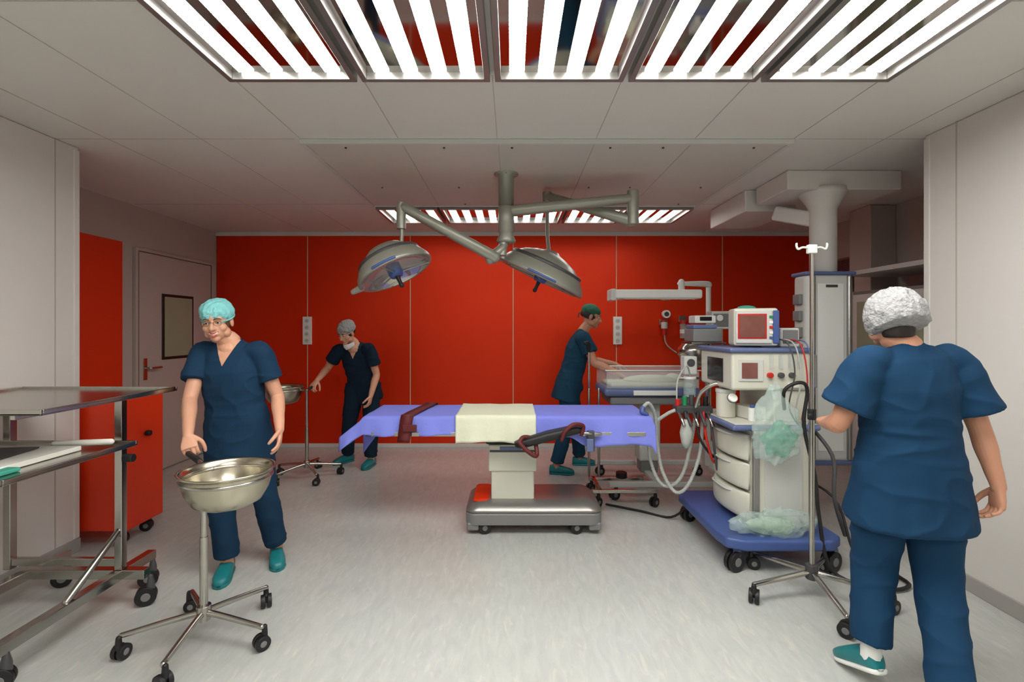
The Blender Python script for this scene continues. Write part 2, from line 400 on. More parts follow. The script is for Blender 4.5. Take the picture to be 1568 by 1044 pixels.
g.add('base_skirt',stack([rr_sec(x0,x1,y0,y1,.075),rr_sec(x0,x1,y0,y1,.15),rr_sec(x0+.01,x1-.01,y0+.01,y1-.01,.165)]),mgrey,bevel=.004)
g.add('base_cover',stack([rr_sec(x0,x1,y0,y1,.165),rr_sec(x0+.005,x1-.005,y0+.005,y1-.005,.18),rr_sec(x0+.05,x1-.06,y0+.06,y1-.05,.225),rr_sec(x0+.1,x1-.12,y0+.1,y1-.1,.235)]),basem,smooth=True)
g.add('base_red_plate',stack([rr_sec(x0+.05,-.17,y0+.07,y1-.06,.226,.03),rr_sec(x0+.06,-.17,y0+.09,y1-.08,.238,.03)]),redp,bevel=.003)  # low plate in red paint on the left of the base cover
g.bb('base_leg_left',x0+.01,x0+.10,y0+.01,y0+.08,.03,.09,mgrey,.015); g.bb('base_leg_right',x1-.1,x1-.01,y0+.01,y0+.08,.03,.09,mgrey,.015)
for x in(-.2,.47):
    for y in(3.55,3.95): caster(g,x,y,.045,10,.1,cream)
g.bb('column_lower',-.155,.165,3.6,3.9,.22,.58,cream,.012)
g.bb('column_upper',-.175,.185,3.585,3.915,.44,.64,cream,.012)
g.bb('column_plate',-.165,.17,3.58,3.586,.585,.60,dgrey,0); g.bb('nameplate',-.09,.07,3.58,3.585,.60,.625,blued,0)
g.bb('tilt_head',-.2,.2,3.58,3.92,.64,.71,black,.02)
g.bb('side_rail_front',-1.0,.95,3.43,3.445,.735,.765,steel,.003)
for x in(-.7,-.3,.3,.8): g.bb('rail_block',x-.02,x+.02,3.44,3.48,.735,.765,steel,.002)
for a,b_ in((-1.08,-.45),(-.44,.3),(.31,.98)):
    g.bb('frame',a+.02,b_-.02,3.49,3.95,.72,.785,dgrey,.01)
    g.bb('mattress',a,b_,3.46,3.98,.785,.855,black,.02)
def sst(t): t=max(0,min(1,t)); return t*t*(3-2*t)
def dr_front(x):
    d=.135+.008*math.sin(x*5+1)+.004*math.sin(x*17)
    d+=.075*sst((x-.40)/.18)+.014*math.sin((x-.4)*11)*sst((x-.4)/.1)
    d-=.03*sst((-.85-x)/.3)
    return d
def yfold(x,q,seed): return -.006-q*.014-(.010*math.sin(x*19+seed)+.006*math.sin(x*41+1))*q
def drape(part,xa,xb,dfun,off,mat,nx=120,seed=0,endl=False,endr=False,sub=0):
    vs=[];fs=[];ny=40
    Yf,Yb=3.445-off,3.995+off; 
    for i in range(nx+1):
        x=xa+(xb-xa)*i/nx
        sag=0; 
        if endl and x<-1.06: sag=(-1.06-x)*1.05
        if endr and x>1.0: sag=(x-1.0)*1.8
        d=dfun(x); db=.16
        for j in range(ny+1):
            v=j/ny
            if v<.3:
                q=1-v/.3; y=Yf+yfold(x,q,0); z=.87+off*.5-d*q
            elif v<.7:
                q=(v-.3)/.4; y=Yf+(Yb-Yf)*q; z=.874+off*.6+.005*noise.noise(V((x*6,y*6,0)))*min(1,q*6)
            else:
                q=(v-.7)/.3; y=Yb+.004+q*.012+.01*math.sin(x*21)*q; z=.87-db*q
            wx=x
            if sag: wx=x+(sag*.25 if x<0 else -sag*.3)
            z-=sag*(1 if v>=.3 else .55)
            vs.append(V((wx,y,z)))
    for i in range(nx):
        for j in range(ny):
            a=i*(ny+1)+j; fs.append((a,a+1,a+ny+2,a+ny+1))
    o=g.add(part,(vs,fs),mat,smooth=True); md=o.modifiers.new('t','SOLIDIFY'); md.thickness=.004; return o
drape('bed_sheet',-1.29,1.05,dr_front,0,sheetm,endl=True,endr=True)
drape('cream_drape',-.40,.17,lambda x:.185+.008*math.sin(x*9),.016,creamc,nx=50,seed=2)
def strap(xa,xb,zb,part='strap'):
    pts=[(xb+.0,4.005,.80),(xb,3.998,.888),(xb-.01,3.9,.889),((xa+xb)/2,3.7,.889),(xa+.01,3.46,.889),(xa,3.424,.87),(xa-.02,3.405,zb)]
    P,R=catmull([V(p) for p in pts],[1]*len(pts),6); vs=[];fs=[]
    for i,p in enumerate(P):
        for s in(-.045,.045): vs.append(p+V((s,0,0)))
    for i in range(len(P)-1): fs.append((2*i,2*i+1,2*i+3,2*i+2))
    o=g.add(part,(vs,fs),brown,smooth=True); md=o.modifiers.new('t','SOLIDIFY'); md.thickness=.006
strap(-.745,-.66,.70)
g.box('strap_buckle',(-.72,3.40,.80),(.10,.015,.05),brown,.005)
g.add('arm_board',loftg([(V((.02,3.36,.695)),V((0,.035,0)),V((-.005,0,.018))),(V((.06,3.36,.70)),V((0,.05,0)),V((-.01,0,.03))),(V((.25,3.36,.755)),V((0,.055,0)),V((-.01,0,.034))),(V((.45,3.37,.80)),V((0,.05,0)),V((-.01,0,.03))),(V((.50,3.37,.80)),V((0,.03,0)),V((-.01,0,.015)))],24,.7),black,smooth=True)
g.tube('arm_board_strap',[(.05,3.31,.72),(.10,3.295,.67),(.16,3.30,.63),(.17,3.33,.66),(.15,3.36,.73),(.08,3.34,.75),(.05,3.31,.72)],[.015]*7,brown)
g.tube('arm_board_strap',[(.34,3.30,.74),(.36,3.29,.80),(.42,3.30,.845),(.49,3.33,.83),(.48,3.34,.77)],[.014]*5,brown)
g.tube('arm_board_post',[(.45,3.39,.77),(.62,3.40,.76)],.012,steel)
g.bb('clamp',.53,.58,3.385,3.43,.64,.78,dgrey,.006)
g.bb('control_handset',.52,.57,3.37,3.39,.64,.73,blued,.006)
# ------------------------------------------------------------------ basin stands
def basin_stand(bx,by,cx,cy,ztop,ang0,R,hand):
    g=G('basin_stand',(bx,by,0))
    for k in range(5):
        a=math.radians(ang0+72*k); d=V((math.cos(a),math.sin(a),0)); p=V((bx,by,0))+d*.32
        g.tube('leg',[V((bx,by,.135)),V((bx,by,.13))+d*.1,V((p.x,p.y,.105))],[.016,.014,.012],steel)
        caster(g,p.x,p.y,.034,ang0+72*k+60,.10)
    g.cyl('hub',(bx,by,.10),(bx,by,.17),.032,steel); g.cyl('post',(bx,by,.15),(bx,by,ztop-.03),.0145,steel)
    g.cyl('sleeve',(bx,by,.15),(bx,by,.5),.018,steel)
    c=V((cx,cy,ztop-.02)); rp=[]
    for k in range(41):
        a=2*math.pi*k/40; rp.append(c+V(((R*.95+.0)*math.cos(a),(R*.95)*math.sin(a),-.012)))
    g.tube('ring',rp,.008,steel,n=8,sub=1)
    dd=(c-V((bx,by,c.z))).normalized()
    g.tube('ring_bracket',[V((bx,by,ztop-.035)),V((bx,by,ztop-.03))+dd*.03,c-dd*R*.95-Z*.012],.010,steel)
    hv=V(hand)-V((bx,by,ztop-.03)); g.tube('handle',[V((bx,by,ztop-.03)),V((bx,by,ztop-.03))+hv*.5,V((bx,by,ztop-.03))+hv*1.12],[.011,.011,.011],steel)
    g.tube('handle_grip',[V((bx,by,ztop-.03))+hv*.35,V((bx,by,ztop-.03))+hv*1.15],.015,black)
    k=R/.215
    pr=[(R+.0,-.006),(R+.008,0),(R+.004,.006),(R*.95,.0),(R*.93,-.03),(R*.85,-.10*k),(R*.70,-.15*k),(R*.5,-.172*k),(0,-.175*k),(0,-.182*k),(R*.52,-.18*k),(R*.73,-.156*k),(R*.88,-.10*k),(R*.965,-.03),(R*.97,-.008),(R,-.006)]
    g.lathe('bowl',pr,(cx,cy,ztop),steelb,n=64)
    return g
basin_stand(-1.485,2.33,-1.265,2.15,.875,-12,.188,(-1.655,2.49,.85))
basin_stand(-2.07,4.88,-2.32,4.92,.91,20,.20,(-2.055,4.97,.90))
# ------------------------------------------------------------------ IV stand
g=G('iv_stand',(1.68,2.71,0))
for k in range(5):
    a=math.radians(262+72*k); d=V((math.cos(a),math.sin(a),0)); p=V((1.68,2.71,0))+d*.36
    g.tube('leg',[V((1.68,2.71,.14)),V((p.x,p.y,.10))],[.016,.013],steel,smoothp=False); caster(g,p.x,p.y,.038,262+72*k+50,.1)
g.cyl('hub',(1.68,2.71,.10),(1.68,2.71,.18),.032,dgrey); g.cyl('outer_tube',(1.68,2.71,.16),(1.68,2.71,1.03),.0145,steel); g.cyl('inner_tube',(1.68,2.71,1.0),(1.68,2.71,1.93),.010,steel)
g.cyl('clamp',(1.68,2.71,.99),(1.68,2.71,1.05),.022,black); g.tube('clamp_knob',[(1.68,2.71,1.02),(1.65,2.68,1.02)],.012,black)
g.box('hook_block',(1.68,2.71,1.945),(.05,.03,.05),white,.006)
for s in(-1,1):
    g.tube('hook',[(1.68,2.71,1.95),(1.68+s*.05,2.71,1.955),(1.68+s*.075,2.71,1.945),(1.68+s*.085,2.71,1.96),(1.68+s*.085,2.71,1.975)],.006,white)
# ------------------------------------------------------------------ instrument trolley left
g=G('instrument_trolley',(-2.35,2.4,0))
def tray(name,x0,x1,y0,y1,z):
    g.bb(name,x0,x1,y0,y1,z-.012,z,steel,.004)
    for a in((x0,x1,y0,y0+.012),(x0,x1,y1-.012,y1)): g.bb(name+'_rim',a[0],a[1],a[2],a[3],z-.012,z+.014,steel,.004)
    for a in((x0,x0+.012),(x1-.012,x1)): g.bb(name+'_rim',a[0],a[1],y0+.012,y1-.012,z-.012,z+.014,steel,.004)
tray('top_tray',-2.85,-1.95,2.0,2.82,1.15); tray('lower_tray',-2.85,-1.95,1.84,2.52,.905)
g.bb('post',-2.14,-2.10,2.60,2.64,.20,1.137,steel,.004); g.bb('post',-2.74,-2.70,2.60,2.64,.20,1.137,steel,.004)
g.bb('tray_support',-2.13,-2.11,1.95,2.64,.865,.892,steel); g.bb('tray_support',-2.73,-2.71,1.95,2.64,.865,.892,steel)
g.bb('top_support',-2.13,-2.11,2.05,2.78,1.11,1.137,steel); g.bb('top_support',-2.73,-2.71,2.05,2.78,1.11,1.137,steel)
g.bb('crossbar',-2.70,-2.14,2.605,2.635,.22,.26,steel)
for x in(-2.12,-2.62):
    g.bb('base_beam',x-.025,x+.025,1.95,2.85,.15,.20,steel,.004)
g.bb('base_cross',-2.6,-1.98,2.60,2.65,.15,.20,steel,.004)
g.tube('strut',[(-2.12,2.62,.42),(-2.12,2.3,.2)],.016,steel,smoothp=False)
g.cyl('lock_knob',(-2.10,2.62,.80),(-2.05,2.62,.80),.022,black)
for x,y in((-2.12,2.0),(-2.12,2.82),(-2.62,2.0),(-2.62,2.82),(-1.99,2.63)): caster(g,x,y,.05,30,.15,dgrey)
g.bb('document_folder',-2.6,-2.1,1.95,2.36,.907,.93,paper,.004); g.box('clipboard',(-2.42,2.12,.937),(.40,.3,.008),dgrey,.003,rot(0,0,8))
g.bb('teal_tray',-2.45,-2.05,1.88,2.02,.906,.924,tealc,.006)
g.tube('rolled_paper',[(-2.25,2.38,.935),(-1.99,2.40,.94)],.014,paper)
# red linen cart
g=G('linen_cart',(-3.0,3.5,0))
g.bb('body',-3.4,-2.64,3.31,3.66,.11,1.04,redp,.008); g.bb('lid',-3.41,-2.635,3.30,3.67,1.04,1.06,steel,.004)
g.cyl('handle_knob',(-2.63,3.48,.75),(-2.60,3.48,.75),.02,black)
for x in(-3.3,-2.72):
    for y in(3.37,3.6): caster(g,x,y,.04,20,.11)
# ------------------------------------------------------------------ anaesthesia machine
g=G('anesthesia_machine',(1.68,3.4,0))
def prism(poly,z0,z1):
    n=len(poly); vs=[V((x,y,z0)) for x,y in poly]+[V((x,y,z1)) for x,y in poly]
    return vs,[tuple(range(n))[::-1],tuple(range(n,2*n))]+[(k,(k+1)%n,n+(k+1)%n,n+k) for k in range(n)]
g.add('base_plate',prism([(1.32,2.98),(1.42,2.93),(1.95,2.93),(2.04,3.0),(2.04,3.8),(1.95,3.86),(1.38,3.86),(1.30,3.78),(1.30,3.1)],.145,.215),blue,bevel=.018)
for x,y in((1.38,3.0),(1.98,3.0),(1.38,3.78),(1.98,3.78)): caster(g,x,y,.062,25,.15,blued,.03)
g.bb('cabinet',1.55,1.92,3.10,3.66,.215,.85,cream,.015)
g.bb('side_panel_line',1.62,1.86,3.094,3.10,.30,.78,offw,.004)
g.bb('corner_rail',1.545,1.585,3.09,3.12,.22,.86,alu,.006); g.bb('corner_rail',1.90,1.93,3.09,3.12,.22,.86,alu,.006)
for i in range(3):
    z0=.26+i*.19; 
    secs=[]
    for k in range(9):
        t=k/8; y=3.14+t*.50; o=.075*math.sin(math.pi*t)**.6+.02
        secs.append((V((1.55-o*.5,y,z0+.085)),V((o*.5,0,0)),V((0,0,.085))))
    g.add('drawer_%d'%(i+1),loftg(secs,20,.5),cream,smooth=True)
    g.tube('drawer_handle',[(1.50,3.24,z0+.15),(1.455,3.30,z0+.155),(1.445,3.40,z0+.157),(1.455,3.50,z0+.155),(1.50,3.56,z0+.15)],.008,offw)
g.bb('work_surface',1.40,1.96,3.06,3.70,.85,.885,blued,.014); g.bb('work_surface_top',1.42,1.94,3.08,3.68,.884,.893,cream,.004)
g.bb('back_riser',1.70,1.93,3.14,3.62,.89,1.10,cream,.012)
g.bb('upper_housing',1.42,1.93,3.12,3.64,1.10,1.35,cream,.02); g.bb('upper_trim',1.40,1.95,3.10,3.66,1.345,1.375,blued,.012)
g.bb('upper_screen_bezel',1.46,1.62,3.113,3.12,1.16,1.30,offw,.003); g.bb('upper_screen',1.48,1.58,3.108,3.113,1.18,1.28,screen,.001)
g.bb('side_screen',1.413,1.42,3.25,3.5,1.14,1.30,screend,.003)
for i in range(3): g.cyl('dial',(1.66+i*.07,3.095,1.2),(1.66+i*.07,3.12,1.2),.018,(redk,dgrey,dgrey)[i])
for i in range(4): g.bb('flow_tube',1.66+i*.06,1.68+i*.06,3.105,3.12,1.24,1.33,acry,0)
g.bb('label',1.78,1.86,3.11,3.12,1.12,1.15,paper,0)
R=rot(0,0,-14); mc=V((1.63,3.28,1.51))
g.box('monitor_neck',(1.64,3.33,1.385),(.10,.12,.05),dgrey)
g.box('monitor_case',mc,(.27,.20,.25),cream,.018,R)
g.box('monitor_side',mc+R@V((.12,-.01,0)),(.04,.19,.22),blue,.008,R)
g.box('monitor_bezel',mc+R@V((-.015,-.105,0)),(.22,.012,.215),offw,.006,R)
g.box('monitor_frame',mc+R@V((-.025,-.112,.005)),(.175,.006,.165),redk,.003,R)
g.box('monitor_screen',mc+R@V((-.025,-.116,.005)),(.155,.004,.145),screen,.001,R)
for i in range(5): g.box('monitor_button',mc+R@V((.088,-.113,-.07+i*.034)),(.022,.006,.018),(blue,white,redk,white,greenk)[i],.002,R)
g.ell('green_cap_on_monitor',(1.60,3.3,1.64),(.06,.05,.018),tealc)
g.box('ventilator_unit',(1.87,3.36,1.44),(.13,.22,.13),offw,.012); g.box('ventilator_face',(1.87,3.247,1.445),(.10,.006,.09),mgrey,.003)
g.box('side_module',(1.97,3.25,1.22),(.07,.16,.22),mgrey,.01); g.box('side_module',(1.97,3.24,1.0),(.06,.12,.14),dgrey,.01)
for i in range(4):
    xx=1.74+i*.04
    g.tube('sensor_cable',[(xx,3.24,1.44-.01*i),(xx+.03,3.10,1.40),(xx+.05,3.06,1.22-.03*i),(xx+.02,3.07,1.0-.04*i),(xx+.1-.03*i,3.07,.86)],.0045,(dgrey,hosem,redk,blued)[i],8)
g.box('vaporizer_box',(1.48,3.75,1.45),(.22,.2,.10),mgrey,.01); g.box('vaporizer_top',(1.46,3.73,1.515),(.18,.16,.03),blued,.008); g.box('infusion_pump',(1.47,3.74,1.57),(.16,.14,.06),offw,.01); g.box('pump_display',(1.47,3.667,1.575),(.09,.004,.03),screend,.001)
g.box('pump_shelf',(1.48,3.75,1.39),(.26,.24,.015),steel,.003)
g.tube('pump_post',[(1.53,3.78,.86),(1.53,3.78,1.39)],.018,steel)
g.box('suction_controller',(1.36,3.72,1.22),(.10,.09,.14),offw,.01); g.cyl('suction_dial',(1.36,3.67,1.24),(1.36,3.675,1.24),.03,dgrey)
g.tube('rail_bar',[(1.28,3.70,1.12),(1.52,3.70,1.12)],.01,steel,smoothp=False)
g.cyl('suction_jar',(1.36,3.70,.98),(1.36,3.70,1.12),.045,plast); g.cyl('suction_jar_lid',(1.36,3.70,1.115),(1.36,3.70,1.135),.048,white)
g.tube('suction_tubing',[(1.36,3.69,1.135),(1.30,3.60,1.22),(1.22,3.56,1.12),(1.20,3.52,.98)],.006,hosem,8)
g.cyl('absorber_canister',(1.48,3.35,.895),(1.48,3.35,1.06),.062,cream); g.cyl('absorber_lid',(1.48,3.35,1.06),(1.48,3.35,1.085),.066,offw)
g.cyl('gauge',(1.45,3.20,1.03),(1.45,3.17,1.05),.03,white); g.cyl('gauge_ring',(1.45,3.185,1.04),(1.45,3.18,1.043),.034,dgrey)
g.tube('absorber_pipe',[(1.48,3.35,1.06),(1.42,3.35,1.12),(1.33,3.4,1.05),(1.30,3.42,.95)],.014,steel)
g.cyl('small_bottle',(1.58,3.18,.893),(1.58,3.18,.98),.025,white); g.cyl('bottle_cap',(1.58,3.18,.98),(1.58,3.18,1.0),.015,blue)
g.box('glove_box',(1.62,3.32,.935),(.12,.2,.08),paper,.004,rot(0,0,12))
g.bb('circuit_block',1.18,1.44,3.46,3.56,.89,.945,dgrey,.01)
for i,(dx,m,h) in enumerate(((0,redk,.03),(.05,greenk,.05),(.10,dgrey,.06),(.15,steel,.04),(.2,black,.05))):
    g.cyl('valve',(1.2+dx,3.50,.94),(1.2+dx,3.50,.96+h),.018,m)
    g.tube('valve_stub',[(1.2+dx,3.47,.90),(1.2+dx,3.42,.86),(1.2+dx+.01,3.40,.82)],.011,(steel,dgrey)[i%2])
for i in range(3):
    g.tube('lower_hose',[(1.33+i*.04,3.46,.9),(1.32+i*.05,3.42,.75),(1.40+i*.03,3.44,.62-.06*i),(1.50,3.48,.55)],.009,(black,redk,dgrey)[i])
g.tube('bag_neck',[(1.24,3.46,.9),(1.24,3.44,.86)],.014,black)
g.add('reservoir_bag',loftg([(V((1.24,3.44,.86)),V((.012,0,0)),V((0,.012,0))),(V((1.24,3.44,.83)),V((.03,0,0)),V((0,.025,0))),(V((1.24,3.44,.76)),V((.046,0,0)),V((0,.04,0))),(V((1.24,3.44,.69)),V((.035,0,0)),V((0,.03,0))),(V((1.24,3.44,.65)),V((.012,0,0)),V((0,.012,0)))],20),hosem,smooth=True)
corrug(g,'breathing_hose',[(1.22,3.5,.92),(1.13,3.52,.88),(1.04,3.6,.76),(1.03,3.62,.55),(1.10,3.62,.36),(1.19,3.6,.33),(1.26,3.55,.45),(1.30,3.5,.70),(1.33,3.5,.88)],.0125,hosem)
corrug(g,'breathing_hose',[(1.38,3.5,.90),(1.36,3.5,.6),(1.28,3.52,.36),(1.20,3.56,.30),(1.12,3.6,.44),(1.08,3.6,.66),(1.05,3.55,.86),(.99,3.5,.96),(.94,3.5,.92)],.0125,hosem)
g.tube('y_piece',[(.95,3.5,.93),(.94,3.49,.90),(.97,3.48,.885)],[.017,.02,.014],blue)
g.tube('black_hose',[(1.70,3.02,1.0),(1.68,2.98,1.12),(1.76,2.96,1.17),(1.82,2.98,1.12),(1.80,2.98,.9),(1.86,2.97,.6),(1.88,2.96,.35),(1.92,2.9,.05),(2.1,2.75,.02),(2.3,2.8,.02),(2.28,3.05,.02)],.011,black)
g.tube('power_cable',[(1.93,3.4,.5),(2.06,3.1,.42),(2.08,2.95,.15),(2.15,2.88,.015),(2.32,2.9,.015),(2.38,3.2,.015)],.008,black)
g.tube('floor_cable',[(1.36,3.7,.16),(1.25,3.8,.02),(1.05,3.95,.012),(.8,4.1,.012)],.009,black)
g.tube('cable_bundle',[(1.93,3.2,.9),(2.02,3.05,.7),(2.0,3.0,.45),(2.1,3.05,.2)],.012,dgrey)
def bag(part,c,r,mat,amp,seed,sc=9,taper=0):
    vs,fs=ellg(c,r,seg=72,rings=54); c=V(c); o=[]
    for v in vs:
        d=(v-c); n=1-abs(noise.noise(V((v.x*sc+seed,v.y*sc,v.z*sc*.6))))*2; n2=1-abs(noise.noise(V((v.x*sc*2.6,v.y*sc*2.6+seed,v.z*sc*1.6))))*2; n3=noise.noise(V((v.x*5+seed,seed,v.z*5)))
        t=d.z/r[2]; k=1-taper*max(0,t)**1.5
        q=d*(.84+amp*(.22*n+.16*n2+.25*n3)); q.x*=k; q.y*=k
        o.append(c+q)
    return g.add(part,(o,fs),mat,smooth=True)
bag('hanging_plastic_bag',(1.635,3.00,.90),(.15,.05,.21),plast,1,3,9,.75)
bag('green_bag_content',(1.66,3.005,.82),(.10,.035,.10),greenp,1.1,7,12,.4)
g.tube('bag_tie',[(1.64,3.06,1.14),(1.64,3.02,1.06)],.01,plast)
bag('plastic_bag_on_base',(1.66,3.02,.285),(.25,.065,.085),plast,1.1,11,11)
bag('bag_content',(1.64,3.03,.265),(.15,.045,.045),M('pale_green_plastic',(185,215,185),.3,alpha=.6,bump=.8,bscale=25),1,5)
# ------------------------------------------------------------------ infant warmer
g=G('infant_warmer',(1.35,4.65,0))
g.tube('pole',[(1.93,4.75,.35),(1.93,4.75,1.93)],.024,offw,smoothp=False)
g.tube('top_arm',[(1.93,4.75,1.92),(1.90,4.73,1.935),(1.62,4.68,1.935)],[.028,.03,.02],offw)
g.tube('arm_pivot',[(1.64,4.68,1.86),(1.64,4.68,1.95)],.03,offw)
g.box('heater_head',(1.38,4.64,1.825),(.82,.22,.085),white,.02); g.box('heater_end',(.955,4.64,1.82),(.05,.2,.11),offw,.012)
g.bb('heater_slot',1.05,1.72,4.56,4.72,1.775,1.785,steel,.002)
g.bb('mattress_tray',.84,1.72,4.38,4.92,.88,.96,blued,.03); g.bb('tray_lower',.90,1.66,4.42,4.88,.80,.88,mgrey,.02)
g.bb('control_front',1.1,1.5,4.372,4.38,.895,.94,white,.004)
g.bb('mattress',.90,1.66,4.43,4.87,.96,1.0,creamc,.02)
g.add('baby_blanket',join([ellg((1.35,4.65,1.01),(.28,.17,.045)),ellg((1.55,4.65,1.02),(.08,.12,.05))]),creamc,smooth=True)
for a in((.86,1.70,4.39,4.398),(.86,1.70,4.902,4.91)): g.bb('acrylic_side',a[0],a[1],a[2],a[3],.96,1.12,acry,.002)
for a in((.86,.868),(1.692,1.70)): g.bb('acrylic_end',a[0],a[1],4.40,4.90,.96,1.12,acry,.002)
g.tube('rail',[(.85,4.38,1.12),(1.71,4.38,1.12)],.006,white,smoothp=False); g.tube('rail',[(.85,4.92,1.12),(1.71,4.92,1.12)],.006,white,smoothp=False)
g.bb('pedestal',1.2,1.4,4.55,4.75,.25,.80,offw,.02)
g.bb('pedestal_foot',1.22,1.38,4.57,4.73,.14,.26,mgrey,.01)
for y in(4.25,4.95): g.bb('base_leg',.85,1.95,y-.025,y+.025,.11,.16,offw,.01)
g.bb('base_cross',1.25,1.31,4.25,4.95,.12,.16,offw,.01); g.bb('base_cross',1.90,1.96,4.25,4.95,.12,.17,offw,.01)
g.bb('pole_foot',1.88,1.98,4.7,4.8,.16,.4,offw,.01)
for x,y in((.90,4.25),(1.9,4.25),(.90,4.95),(1.9,4.95)): caster(g,x,y,.045,20,.11)
g.add('steel_dish',join([tubeg([(1.72,4.6,1.245),(1.72,4.6,1.25)],[.13,.15],24,1,smoothp=False)]),steel,smooth=True)
g.tube('dish_bracket',[(1.93,4.75,1.2),(1.85,4.68,1.22),(1.72,4.6,1.225)],.012,steel)
g.box('suction_unit',(1.98,4.62,1.58),(.20,.14,.17),offw,.012); g.box('suction_panel',(1.97,4.545,1.58),(.15,.01,.12),mgrey,.004)
g.cyl('suction_gauge',(1.95,4.53,1.6),(1.95,4.545,1.6),.03,white)
g.tube('thin_tubing',[(1.9,4.6,1.5),(1.85,4.5,1.38),(1.7,4.5,1.36),(1.6,4.55,1.28),(1.66,4.6,1.15)],.006,hosem)
g=G('mobile_drip_frame',(.72,4.3,0))
for x in(.70,.79): g.tube('upright',[(x,4.4,.16),(x,4.4,.95)],.012,steel,smoothp=False)
g.tube('pole',[(.70,4.4,.9),(.70,4.4,1.33)],.011,steel,smoothp=False)
g.tube('handgrip',[(.70,4.4,1.30),(.69,4.37,1.36),(.66,4.35,1.37)],[.02,.022,.018],black)
g.add('base',join([boxg((.95,4.08,.13),(.55,.03,.03)),boxg((.745,4.26,.13),(.03,.4,.03)),boxg((.95,4.42,.13),(.5,.03,.03))]),steel,bevel=.004)
for x,y in((.72,4.08),(1.2,4.08),(.72,4.44)): caster(g,x,y,.04,40,.12)
g.cyl('weight',(1.0,4.42,.14),(1.0,4.42,.19),.05,black)
g.box('drainage_bag',(.745,4.37,.55),(.07,.02,.14),plast,.008)

# ------------------------------------------------------------------ people
def skinmat(name,col):
    m=M(name,col,.5,var=.08,vscale=14); m.node_tree.nodes['Principled BSDF'].inputs['Subsurface Weight'].default_value=.12
    m.node_tree.nodes['Principled BSDF'].inputs['Subsurface Radius'].default_value=(.02,.008,.004)
    return m
skin1=skinmat('skin_fair',(212,158,130)); skin2=skinmat('skin_warm',(194,140,112))
lipm=M('lips',(176,78,70),.4); toothm=M('teeth',(238,232,220),.3); eyew=M('eye_white',(230,228,222),.2); iris=M('iris',(50,38,28),.2); browm=M('eyebrow',(90,62,45),.8)
hairm=M('hair_brown',(96,66,44),.6,var=.3,vscale=60,stretch=(1,1,.2)); hairk=M('hair_dark',(38,28,24),.6,var=.3,vscale=60)
specm=M('spectacle_frame',(90,80,70),.3,.8)
capcy=M('cap_cyan',(128,200,200),.8,var=.08,vscale=20,bump=.5,bscale=40)
capgr=M('cap_green',(28,92,68),.8,var=.1,vscale=20,bump=.4,bscale=30)
capwh=M('cap_white_net',(160,160,160),.9,var=.35,vscale=70,bump=.8,bscale=60,alpha=1)
def scrub(name,col,skin):
    m=M(name,col,.85,var=.12,vscale=5,bump=.18,bscale=10,spec=.2); nt=m.node_tree; b=nt.nodes['Principled BSDF']
    src=b.inputs['Base Color'].links[0].from_socket
    at=nt.nodes.new('ShaderNodeAttribute'); at.attribute_name='skinmask'
    gt=nt.nodes.new('ShaderNodeMath'); gt.operation='GREATER_THAN'; gt.inputs[1].default_value=0
    nt.links.new(at.outputs['Fac'],gt.inputs[0]); mx=nt.nodes.new('ShaderNodeMix'); mx.data_type='RGBA'
    nt.links.new(gt.outputs[0],mx.inputs[0]); nt.links.new(src,mx.inputs[6]); mx.inputs[7].default_value=tuple(skin['c'])+(1,)
    nt.links.new(mx.outputs[2],b.inputs['Base Color']); return m
def remesh(name,parts,voxel,sm,mat,loc,disp=None,mask=None):
    vs,fs=join(parts); o=mkmesh('tmp',[v-loc for v in vs],fs,mat)
    r=o.modifiers.new('r','REMESH'); r.mode='VOXEL'; r.voxel_size=voxel
    s=o.modifiers.new('s','SMOOTH'); s.factor=.5; s.iterations=sm
    dg=bpy.context.evaluated_depsgraph_get(); dg.update(); ev=o.evaluated_get(dg)
    me=bpy.data.meshes.new_from_object(ev); bpy.data.objects.remove(o,do_unlink=True)
    me.name=name
    if not me.materials: me.materials.append(mat)
    if disp:
        nr=[v.normal.copy() for v in me.vertices]
        for v,n in zip(me.vertices,nr): v.co=v.co+n*disp(v.co+loc)
    if mask:
        at=me.attributes.new('skinmask','FLOAT','POINT')
        for i,v in enumerate(me.vertices): at.data[i].value=mask(v.co+loc)
    for p in me.polygons: p.use_smooth=True
    me.update()
    ob=bpy.data.objects.new(name,me); link(ob); return ob
